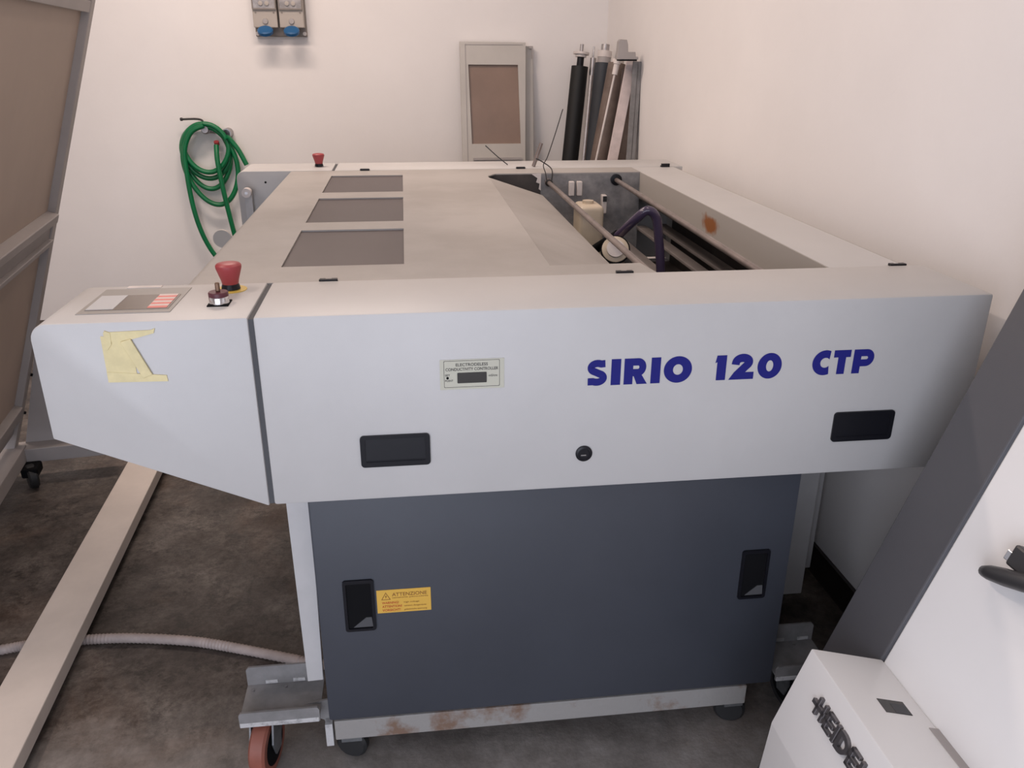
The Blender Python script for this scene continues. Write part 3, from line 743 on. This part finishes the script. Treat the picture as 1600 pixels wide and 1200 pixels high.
pl = [(0.02, 0.133), (0.30, 0.133), (0.155, 0.55), (0.135, 0.55)]
A = [bm.verts.new(rv(-0.006, e, z)) for e, z in pl]; B = [bm.verts.new(rv(-0.002, e, z)) for e, z in pl]
bm.faces.new(A); bm.faces.new(B)
for i in range(4): bm.faces.new((A[i], A[(i + 1) % 4], B[(i + 1) % 4], B[i]))
finish('side_plate', bm, 'rack', rk)
for t in (0.12, 0.27, 0.44):
    o = rp(0.004, t, 0.001); lathe('screw', 'blackm', rk, [(0, 0), (0.006, 0), (0.005, 0.006), (0, 0.006)], o, (eh.x, eh.y, -0.3), 8)
def rack_caster(s, e):
    c0 = rv(s, e, 0.044)
    bm = bmesh.new(); add_lathe(bm, [(0, -0.016), (0.039, -0.016), (0.044, -0.010), (0.044, 0.010), (0.039, 0.016), (0, 0.016)], c0, (eh.x, eh.y + 0.5, 0), 26)
    o = finish('caster', bm, 'rubber', rk, True)
    hexa('caster_fork', 'blackm', o, rv, s - 0.045, s + 0.03, e - 0.026, e + 0.030, 0.048, 0.0845, 0.008)
    lathe('axle_bolt', 'chrome', o, [(0, 0), (0.006, 0), (0.005, 0.004), (0, 0.004)], c0 + eh * 0.016 + Vector((0, -0.006, 0)), (eh.x, eh.y - 0.3, 0), 8)
for s, e in ((0.10, 0.048), (SL - 0.1, 0.0), (SL + 0.03, -0.35)): rack_caster(s, e)
set_base(rk, (RO.x, RO.y - 0.6, 0.0))

# ------------------------------------------------------------------ beige floor beam and the ribbed hose
be = thing('floor_beam', 'long beige painted beam lying across the floor left of the processor', 'beam')
bd = Vector((-0.0425, 1.0, 0)).normalized(); bnv = Vector((bd.y, -bd.x, 0)); BO = Vector((-0.659, 0.0, 0))
def bp_(a, b, z): return BO + bd * a + bnv * b + Vector((0, 0, z))
hexa('beam', 'cream_beam', be, bp_, -0.9, 2.1, -0.061, 0.061, 0.030, 0.072, 0.003)
hexa('beam_foot', 'rack', be, bp_, -0.75, -0.65, -0.05, 0.05, 0.0, 0.0298)
hexa('beam_foot', 'rack', be, bp_, 1.9, 2.0, -0.05, 0.05, 0.0, 0.0298)
set_base(be, (-0.68, 0.5, 0.0))
hz = smooth_path([(-1.35, 0.36, 0.0145), (-1.1, 0.45, 0.0145), (-0.832, 0.513, 0.0145), (-0.743, 0.527, 0.0145), (-0.655, 0.530, 0.0145), (-0.515, 0.523, 0.0145), (-0.344, 0.490, 0.0145), (-0.203, 0.440, 0.0145), (-0.041, 0.375, 0.0145), (0.04, 0.345, 0.0145), (0.15, 0.29, 0.0145)], 30)
bm = bmesh.new(); add_tube(bm, hz, 0.013, 10, lambda i: 0.0138 if i % 2 else 0.0120)
tag(finish('ribbed_hose', bm, 'hose_grey', None, True), 'grey ribbed drain hose snaking across the floor under the beam', 'hose')

# ------------------------------------------------------------------ back wall: sockets, tap, hose
YWL = 3.55
mp = thing('mounting_plate', 'grey plastic base plate behind the two wall sockets', 'plate')
box('plate', 'socketd', mp, -0.488, -0.222, YWL - 0.030, YWL, 1.535, 1.92, bev=0.004)
for sx in (-0.478, -0.233):
    lathe('screw', 'whiteplastic', mp, [(0.004, 0), (0.010, 0), (0.010, 0.006), (0.004, 0.006)], (sx, YWL - 0.030, 1.550), (0, -1, 0), 14)
set_base(mp, (-0.355, YWL, 1.535))
for k, (xa, xb) in enumerate(((-0.486, -0.3625), (-0.3525, -0.228))):
    so = thing('wall_socket', ['grey wall socket with blue flap, left one of the pair', 'grey wall socket with blue flap, right one of the pair'][k], 'socket', group='pair of wall sockets')
    yb = YWL - 0.030
    box('body', 'socket', so, xa, xb, yb - 0.055, yb, 1.578, 1.92, bev=0.004)
    xm = (xa + xb) / 2
    bm = bmesh.new(); add_frame_ring(bm, rrect(xa + 0.001, xb - 0.001, 1.664, 1.90, 0.004), rrect(xa + 0.007, xb - 0.007, 1.671, 1.893, 0.004), yb - 0.066, yb - 0.055, 'y')
    finish('cover_frame', bm, 'socketd', so)
    wn = box('cover_window', 'socketwin', so, xa + 0.007, xb - 0.007, yb - 0.062, yb - 0.055, 1.671, 1.893)
    for dx in (-0.016, 0.016):
        lathe('fuse_knob', 'socket', wn, [(0.004, 0), (0.011, 0), (0.011, 0.005), (0.004, 0.006)], (xm + dx, yb - 0.062, 1.694), (0, -1, 0), 16)
    for sx in (xa + 0.016, xb - 0.016):
        lathe('screw', 'socketd', so, [(0, 0), (0.005, 0), (0.005, 0.002), (0, 0.002)], (sx, yb - 0.055, 1.651), (0, -1, 0), 10)
    lathe('latch', 'rack', so, [(0, 0), (0.015, 0), (0.013, 0.008), (0, 0.009)], (xm, yb - 0.055, 1.609), (0, -1, 0), 18)
    # blue hinged flap: rounded lid tilted outwards
    fm = Matrix.Translation((xm, yb - 0.052, 1.566)) @ Matrix.Rotation(math.radians(-56), 4, 'X') @ Matrix.Diagonal((1.12, 1.0, 1.0, 1.0))
    bm = bmesh.new(); add_lathe(bm, [(0, 0), (0.030, 0), (0.036, 0.006), (0.036, 0.020), (0.030, 0.026), (0, 0.028)], (0, -0.004, -0.036), (0, -1, 0), 24)
    t = bmesh.new(); add_box(t, -0.012, 0.012, -0.014, 0.0, -0.006, 0.012, bev=0.002); merge(bm, t)
    finish('flap', bm, 'socketblue', so, True, fm)
    set_base(so, (xm, YWL - 0.03, 1.535))

tapo = thing('wall_tap', 'wall ball tap with dark lever handle behind the green hose coil', 'tap')
lathe('body', 'steel', tapo, [(0, 0), (0.020, 0), (0.020, 0.035), (0.026, 0.036), (0.026, 0.065), (0.018, 0.068), (0.018, 0.09), (0, 0.09)], (-0.800, YWL, 1.068), (0, -1, 0), 20)
tube('lever', 'wire', tapo, [(-0.812, YWL - 0.055, 1.095), (-0.815, YWL - 0.055, 1.113), (-0.845, YWL - 0.058, 1.121), (-0.915, YWL - 0.062, 1.120)], 0.0055, 8)
lathe('lever_tip', 'wire', tapo, [(0, -0.009), (0.008, -0.006), (0.009, 0), (0.008, 0.006), (0, 0.009)], (-0.920, YWL - 0.062, 1.120), (1, 0, 0), 12)
lathe('pipe_stub', 'steel', tapo, [(0, 0), (0.017, 0), (0.017, 0.06), (0, 0.06)], (-0.755, YWL - 0.03, 1.055), (-1, 0, 0.15), 14)
lathe('red_cap', 'red', tapo, [(0, 0), (0.014, 0), (0.014, 0.02), (0, 0.02)], (-0.752, YWL - 0.055, 0.985), (0, -0.5, 1), 14)
set_base(tapo, (-0.80, YWL, 1.04))
cb = thing('pipe_bracket', 'short steel pipe stub on the wall right of the tap', 'bracket')
lathe('pipe', 'steel', cb, [(0.020, 0), (0.026, 0), (0.026, 0.072), (0.020, 0.072), (0.020, 0.01)], (-0.693, YWL, 1.045), (0, -1, 0), 22)
set_base(cb, (-0.693, YWL, 1.045))
gh = thing('garden_hose', 'green garden hose coiled over the tap on the back wall', 'hose')
def hoop(cx, top, bot, wx, y, ph=0.0, skew=0.0, n=22):
    zc = (top + bot) / 2; rz = (top - bot) / 2; out = []
    for i in range(n + 1):
        a = math.radians(90 + 360 * i / n) + ph
        z = zc + rz * math.sin(a); out.append((cx + wx * math.cos(a) * (1 - 0.12 * max(0, -math.sin(a))) + skew * (top - z), y + 0.004 * math.cos(a), z))
    return out
yh = YWL - 0.085
for (cx, top, bot, wx, y, sk) in ((-0.805, 1.098, 0.842, 0.118, yh, 0.0), (-0.815, 1.092, 0.805, 0.128, yh + 0.026, 0.02), (-0.812, 1.090, 0.746, 0.122, yh + 0.04, 0.0), (-0.812, 1.085, 0.662, 0.142, yh + 0.012, 0.085)):
    bm = bmesh.new(); pth = smooth_path(hoop(cx, top, bot, wx, y, 0, sk), 3); add_tube(bm, pth, 0.0135, 10, cap=False); finish('coil', bm, 'hose_green', gh, True)
tube('hose_end', 'hose_green', gh, [(-0.80, yh - 0.02, 1.09), (-0.87, yh - 0.022, 1.055), (-0.915, yh - 0.022, 0.96), (-0.920, yh - 0.02, 0.82), (-0.912, yh - 0.016, 0.66), (-0.888, yh - 0.01, 0.52), (-0.845, yh - 0.0, 0.40), (-0.78, yh + 0.01, 0.30)], 0.0135, 10)
tube('hose_end', 'hose_green', gh, [(-0.752, yh + 0.01, 0.985), (-0.750, yh - 0.02, 0.91), (-0.742, yh - 0.025, 0.80), (-0.728, yh - 0.02, 0.66), (-0.712, yh - 0.01, 0.52), (-0.70, yh, 0.42)], 0.0135, 10)
tube('hose_end', 'hose_green', gh, [(-0.688, YWL - 0.102, 1.03), (-0.672, yh - 0.008, 1.015), (-0.635, yh - 0.005, 0.96), (-0.600, yh - 0.005, 0.88)], 0.0135, 10)
set_base(gh, (-0.81, yh, 0.3))

# ------------------------------------------------------------------ spare covers leaning on the back wall
def lean(bm, y_bottom, y_top, ztop):
    k = (y_top - y_bottom) / ztop
    for v in bm.verts: v.co.y += y_bottom + k * v.co.z
pn = thing('spare_cover', 'spare grey cover panel with brown window leaning on the back wall', 'panel')
bm = bmesh.new()
add_frame_ring(bm, [(0.593, 0.0), (0.935, 0.0), (0.952, 1.513), (0.591, 1.516)], [(0.645, 0.985), (0.921, 0.985), (0.908, 1.399), (0.634, 1.400)], -0.045, 0.0, 'y')
lean(bm, 3.33, 3.525, 1.5); finish('frame', bm, 'panel', pn)
bm = bmesh.new(); add_prism(bm, [(0.640, 0.98), (0.926, 0.98), (0.914, 1.405), (0.630, 1.405)], -0.030, -0.024, 'y'); lean(bm, 3.33, 3.525, 1.5); finish('pane', bm, 'panelpane', pn)
bm = bmesh.new(); add_box(bm, 0.618, 0.622, -0.047, -0.044, 0.05, 1.505); add_box(bm, 0.618, 0.935, -0.047, -0.044, 1.500, 1.504); lean(bm, 3.33, 3.525, 1.5); finish('fold_line', bm, 'rack', pn)
bm = bmesh.new(); add_box(bm, 0.65, 0.925, -0.055, -0.045, 0.900, 0.912); lean(bm, 3.33, 3.525, 1.5); finish('lower_lip', bm, 'rack', pn)
set_base(pn, (0.77, 3.33, 0.0))
p2 = thing('grey_board', 'narrow grey panel standing just behind the spare window cover', 'panel')
bm = bmesh.new(); add_prism(bm, [(0.90, 0.0), (1.004, 0.0), (0.999, 1.49), (0.90, 1.505)], 0.004, 0.022, 'y', bev=0.002); lean(bm, 3.335, 3.525, 1.5); finish('sheet', bm, 'panel', p2)
bm = bmesh.new(); add_prism(bm, [(0.972, 1.495), (0.998, 1.495), (0.996, 1.43), (0.990, 1.43), (0.990, 1.482), (0.972, 1.482)], -0.004, 0.004, 'y'); lean(bm, 3.33, 3.52, 1.5); finish('hook_edge', bm, 'rack', p2)
set_base(p2, (0.95, 3.34, 0.0))

# ------------------------------------------------------------------ spare rollers leaning in the corner
def rod_between(name, m, parent, a, b, prof, n=22):
    a = Vector(a); b = Vector(b); L_ = (b - a).length
    return lathe(name, m, parent, [(r, h * L_ if rel else h) for r, h, rel in prof], a, b - a, n)
def roller(label, name, m, foot, top, r, core, caps):
    e = thing(name, label, 'roller', group='spare rollers in the corner')
    a = Vector(foot); b = Vector(top); d = (b - a).normalized(); L_ = (b - a).length
    lathe('core', core, e, [(0, 0.0), (r * 0.42, 0.0), (r * 0.42, L_ + 0.055), (0, L_ + 0.055)], a, d, 16)
    lathe('sleeve', m, e, [(0, 0.10), (r, 0.10), (r, L_), (0, L_)], a, d, 26)
    for (rr, h0, h1, mm) in caps:
        lathe('bearing', mm, e, [(0, h0), (rr, h0), (rr, h1), (0, h1)], a + d * L_, d, 20)
    set_base(e, foot)
    return e
roller('matt black rubber roller leaning in the corner', 'black_roller', 'rollblack', (1.108, 3.277, 0.02), (1.2459, 3.42, 1.392), 0.046, 'black',
       [(0.030, 0.048, 0.062, 'whiteplastic'), (0.044, 0.062, 0.074, 'whiteplastic'), (0.010, 0.074, 0.115, 'steel')])
roller('thick dark blue-grey roller leaning between steel tube and brown roller', 'dark_blue_roller', 'rollblue', (1.213, 3.11, 0.02), (1.347, 3.28, 1.410), 0.047, 'steel',
       [(0.036, 0.0, 0.030, 'rack'), (0.038, 0.030, 0.062, 'whiteplastic'), (0.022, 0.062, 0.095, 'steel')])
roller('brown stained roller leaning right of the dark blue-grey roller', 'stained_roller', 'rollbrown', (1.118, 2.915, 0.02), (1.362, 3.03, 1.412), 0.048, 'steel',
       [(0.030, 0.0, 0.02, 'whiteplastic')])
for lbl, ft, tp_, r in (('thin steel tube leaning beside the black roller', (1.225, 3.245, 0.0), (1.3205, 3.425, 1.435), 0.017),
                        ('slim polished steel tube in front of the thin tube', (1.095, 2.80, 0.0), (1.2345, 3.06, 1.3548), 0.010)):
    e = thing('steel_tube', lbl, 'tube'); a = Vector(ft); b = Vector(tp_)
    lathe('tube', 'steel', e, [(0.6 * r, 0), (r, 0), (r, (b - a).length), (0.6 * r, (b - a).length)], a, b - a, 16)
    if r > 0.012: lathe('pin', 'chrome', e, [(0, -0.02), (0.006, -0.02), (0.006, 0.06), (0, 0.06)], b, b - a, 10)
    set_base(e, ft)
e = thing('white_rod', 'thin white rod with plastic cap leaning in front of the rollers', 'rod')
a = Vector((1.033, 2.771, 0.0)); b = Vector((1.322, 2.90, 1.392))
lathe('rod', 'whiteplastic', e, [(0, 0), (0.0055, 0), (0.0055, (b - a).length), (0, (b - a).length)], a, b - a, 10)
lathe('cap', 'whiteplastic', e, [(0, -0.03), (0.014, -0.03), (0.014, 0.02), (0.018, 0.02), (0.018, 0.035), (0, 0.035)], b, b - a, 16)
set_base(e, a)
def leaning_bar(name, label, cat, m, foot, top, wd, dp, extra=None):
    e = thing(name, label, cat); a = Vector(foot); b = Vector(top); d = (b - a).normalized()
    X = Vector((1, 0, 0)); X = (X - d * X.dot(d)).normalized(); Y = d.cross(X); L_ = (b - a).length
    def f(x, y, z): return a + X * x + Y * y + d * z
    hexa('bar', m, e, f, -wd / 2, wd / 2, -dp / 2, dp / 2, 0, L_, 0.002)
    if extra: extra(e, f, L_)
    set_base(e, foot); return e
leaning_bar('white_bar', 'scuffed white flat bar leaning right of the brown roller', 'bar', 'pinkwhite', (1.100, 2.59, 0.012), (1.396, 2.885, 1.432), 0.050, 0.016)
def ang(e, f, L_):
    hexa('angle_leg', 'rack', e, f, 0.0, 0.006, -0.004, 0.05, 0.0, L_)
leaning_bar('angle_bar', 'grey steel angle bar, rightmost of the leaning pieces', 'bar', 'chan', (1.345, 2.68, 0.004), (1.412, 2.835, 1.425), 0.045, 0.008, ang)
leaning_bar('shade_bar', 'dark brown bar standing in for the shadow between white bar and steel angle', 'bar', 'rollbrown', (1.300, 2.79, 0.006), (1.392, 2.935, 1.385), 0.06, 0.010)  # dark strip added for the shadow between white bar and angle
e = thing('roller_bracket', 'grey bearing bracket hooked on top of the leaning bars', 'bracket')
prism('plate', 'rack', e, [(1.296, 1.434), (1.400, 1.434), (1.400, 1.446), (1.387, 1.448), (1.384, 1.468), (1.348, 1.468), (1.346, 1.50), (1.339, 1.522), (1.308, 1.524), (1.300, 1.514)], 2.775, 2.815, 'y', bev=0.002)
box('lip', 'blackm', e, 1.314, 1.392, 2.77, 2.86, 1.4275, 1.4338)
set_base(e, (1.35, 2.80, 1.4275))

# ------------------------------------------------------------------ right: white plate setter with logo housing
ps = thing('plate_setter', 'white slanted plate setter with charcoal side frame and raised HEIDELBERG lettering', 'machine')
TN = 0.3382
def px_(z): return 1.0815 + TN * (z - 0.459)
Y1, Y2, YN = -0.28, -0.142, -1.25
prism('side_frame', 'hdgrey', ps, [(px_(0.05), 0.05), (px_(1.62), 1.62), (px_(1.62) + 0.5, 1.62), (1.72, 0.05)], Y1 + 0.0, Y2, 'y', bev=0.003)
prism('front_panel', 'hdwhite', ps, [(px_(0.05) + 0.004, 0.05), (px_(1.62) + 0.004, 1.62), (px_(1.62) + 0.5, 1.62), (1.72, 0.05)], YN, Y1 - 0.0035, 'y', bev=0.003)
prism('edge_trim', 'chrome', ps, [(px_(0.05) + 0.006, 0.05), (px_(1.61) + 0.006, 1.61), (px_(1.61) + 0.02, 1.61), (px_(0.05) + 0.02, 0.05)], Y1 - 0.0035, Y1, 'y')
lb_poly = [(1.0835, 0.4585), (0.944, 0.497), (0.890, 0.336), (0.879, 0.226), (0.872, 0.05), (1.06, 0.05)]
lb = prism('logo_housing', 'hdwhite', ps, lb_poly, YN, Y1, 'y', bev=0.003, smooth=True)
# rectangular slot in the sloping top of the logo housing
tdir = Vector((1.0835 - 0.944, 0, 0.4585 - 0.497)).normalized(); tn = Vector((-tdir.z, 0, tdir.x))
def tp3(a, y, h): return Vector((0.944, 0, 0.497)) + tdir * a + Vector((0, y, 0)) + tn * h
hexa('slot', 'lcd', lb, tp3, 0.064, 0.114, -0.4225, -0.392, -0.002, 0.0008)
hexa('slot_catch', 'gap', lb, tp3, 0.084, 0.112, -0.4215, -0.4, 0.0008, 0.0012)
hexa('corner_notch', 'rack', lb, tp3, 0.128, 0.146, -1.2, -0.447, -0.001, 0.0012)
# raised logo letters on the slanted front face
ud = Vector((0.944 - 0.890, 0, 0.497 - 0.336)).normalized(); xd = Vector((0, -1, 0)); fn = xd.cross(ud)
if fn.x > 0: fn = -fn
LB = Vector((0.890, 0, 0.336)) + ud * 0.099
LH, LS = 0.034, 0.0085
def letter(ch, x):
    R_ = []
    h, s = LH, LS; m_ = h / 2
    if ch == 'H': R_ = [(x + 0.004, 0, x + 0.004 + s * 0.9, h), (x + 0.024, 0, x + 0.024 + s * 0.9, h), (x - 0.009, m_ - s / 2, x + 0.034, m_ + s / 2)]; ad = 0.039
    elif ch == 'E': R_ = [(x, 0, x + s, h), (x, 0, x + 0.026, s * 0.75), (x, m_ - s * 0.38, x + 0.026, m_ + s * 0.38), (x, h - s * 0.75, x + 0.026, h)]; ad = 0.031
    elif ch == 'I': R_ = [(x, 0, x + s, h)]; ad = 0.013
    elif ch == 'L': R_ = [(x, 0, x + s, h), (x, 0, x + 0.024, s)]; ad = 0.028
    else: R_ = []; ad = 0.037
    bm = bmesh.new()
    def f(a, b, c): return LB + xd * (0.351 + a * 0.93) + ud * b + fn * c
    for (a0, b0, a1, b1) in R_:
        t = bmesh.new(); add_box(t, a0, a1, b0, b1, -0.001, 0.007, bev=0.0008, seg=1); merge(bm, t)
    def ring_(cx, cy, rx, ry, a0, a1, hw_):
        for qd in ribbon(None, arc(cx, cy, rx, ry, a0, a1, 16), hw_):
            add_prism(bm, [(p.x, p.y) for p in qd], -0.001, 0.007, 'z')
    if ch == 'D':
        t = bmesh.new(); add_box(t, x, x + s, 0, h, -0.001, 0.007); merge(bm, t)
        ring_(x + 0.010, h / 2, 0.019, h / 2 - s * 0.45, 95, -95, s * 0.45)
    if ch in 'BR':
        t = bmesh.new(); add_box(t, x, x + s, 0, h, -0.001, 0.007); merge(bm, t)
        ring_(x + 0.010, h * 0.74, 0.014, h * 0.26 - s * 0.4, 95, -95, s * 0.4)
        if ch == 'B': ring_(x + 0.010, h * 0.26, 0.016, h * 0.26 - s * 0.4, 95, -95, s * 0.4)
        else: add_prism(bm, [(x + 0.010, h * 0.5), (x + 0.018, 0), (x + 0.029, 0), (x + 0.02, h * 0.5)], -0.001, 0.007, 'z')
    if ch == 'G':
        ring_(x + 0.019, h / 2, 0.016, h / 2 - s * 0.45, 50, 310, s * 0.45)
        add_prism(bm, [(x + 0.018, h * 0.35), (x + 0.034, h * 0.35), (x + 0.034, h * 0.55), (x + 0.018, h * 0.55)], -0.001, 0.007, 'z')
    for v in bm.verts: v.co = f(*v.co)
    finish('logo_letter', bm, 'hdlogo', lb)
    return ad
xx = 0.006
for chh in 'HEIDELBERG': xx += letter(chh, xx)
# lever handle on the slanted panel
sd = Vector((TN, 0, 1)).normalized(); pnv = Vector((-sd.z, 0, sd.x)); po = Vector((px_(0.715), 0, 0.715))
def lv(a, b, c): return po + Vector((0, -1, 0)) * a + sd * b + pnv * c     # a toward viewer, b up slope, c out
bm = bmesh.new()
path = [lv(0.376, -0.012, 0.012), lv(0.383, -0.009, 0.016), lv(0.40, -0.002, 0.022), lv(0.43, 0.010, 0.028), lv(0.48, 0.030, 0.034), lv(0.53, 0.048, 0.034)]
add_tube(bm, path, 0.01, 12, lambda i: [0.004, 0.009, 0.012, 0.014, 0.014, 0.010][i])
lvh = finish('lever_handle', bm, 'lever', ps, True)
hexa('lever_mount', 'lever', lvh, lv, 0.415, 0.50, 0.026, 0.062, -0.002, 0.026, 0.004)
hexa('lever_plate', 'chrome', lvh, lv, 0.405, 0.420, 0.030, 0.046, 0.0, 0.022, 0.001)
set_base(ps, (1.3, -0.7, 0.05))
bpy.context.view_layer.update()
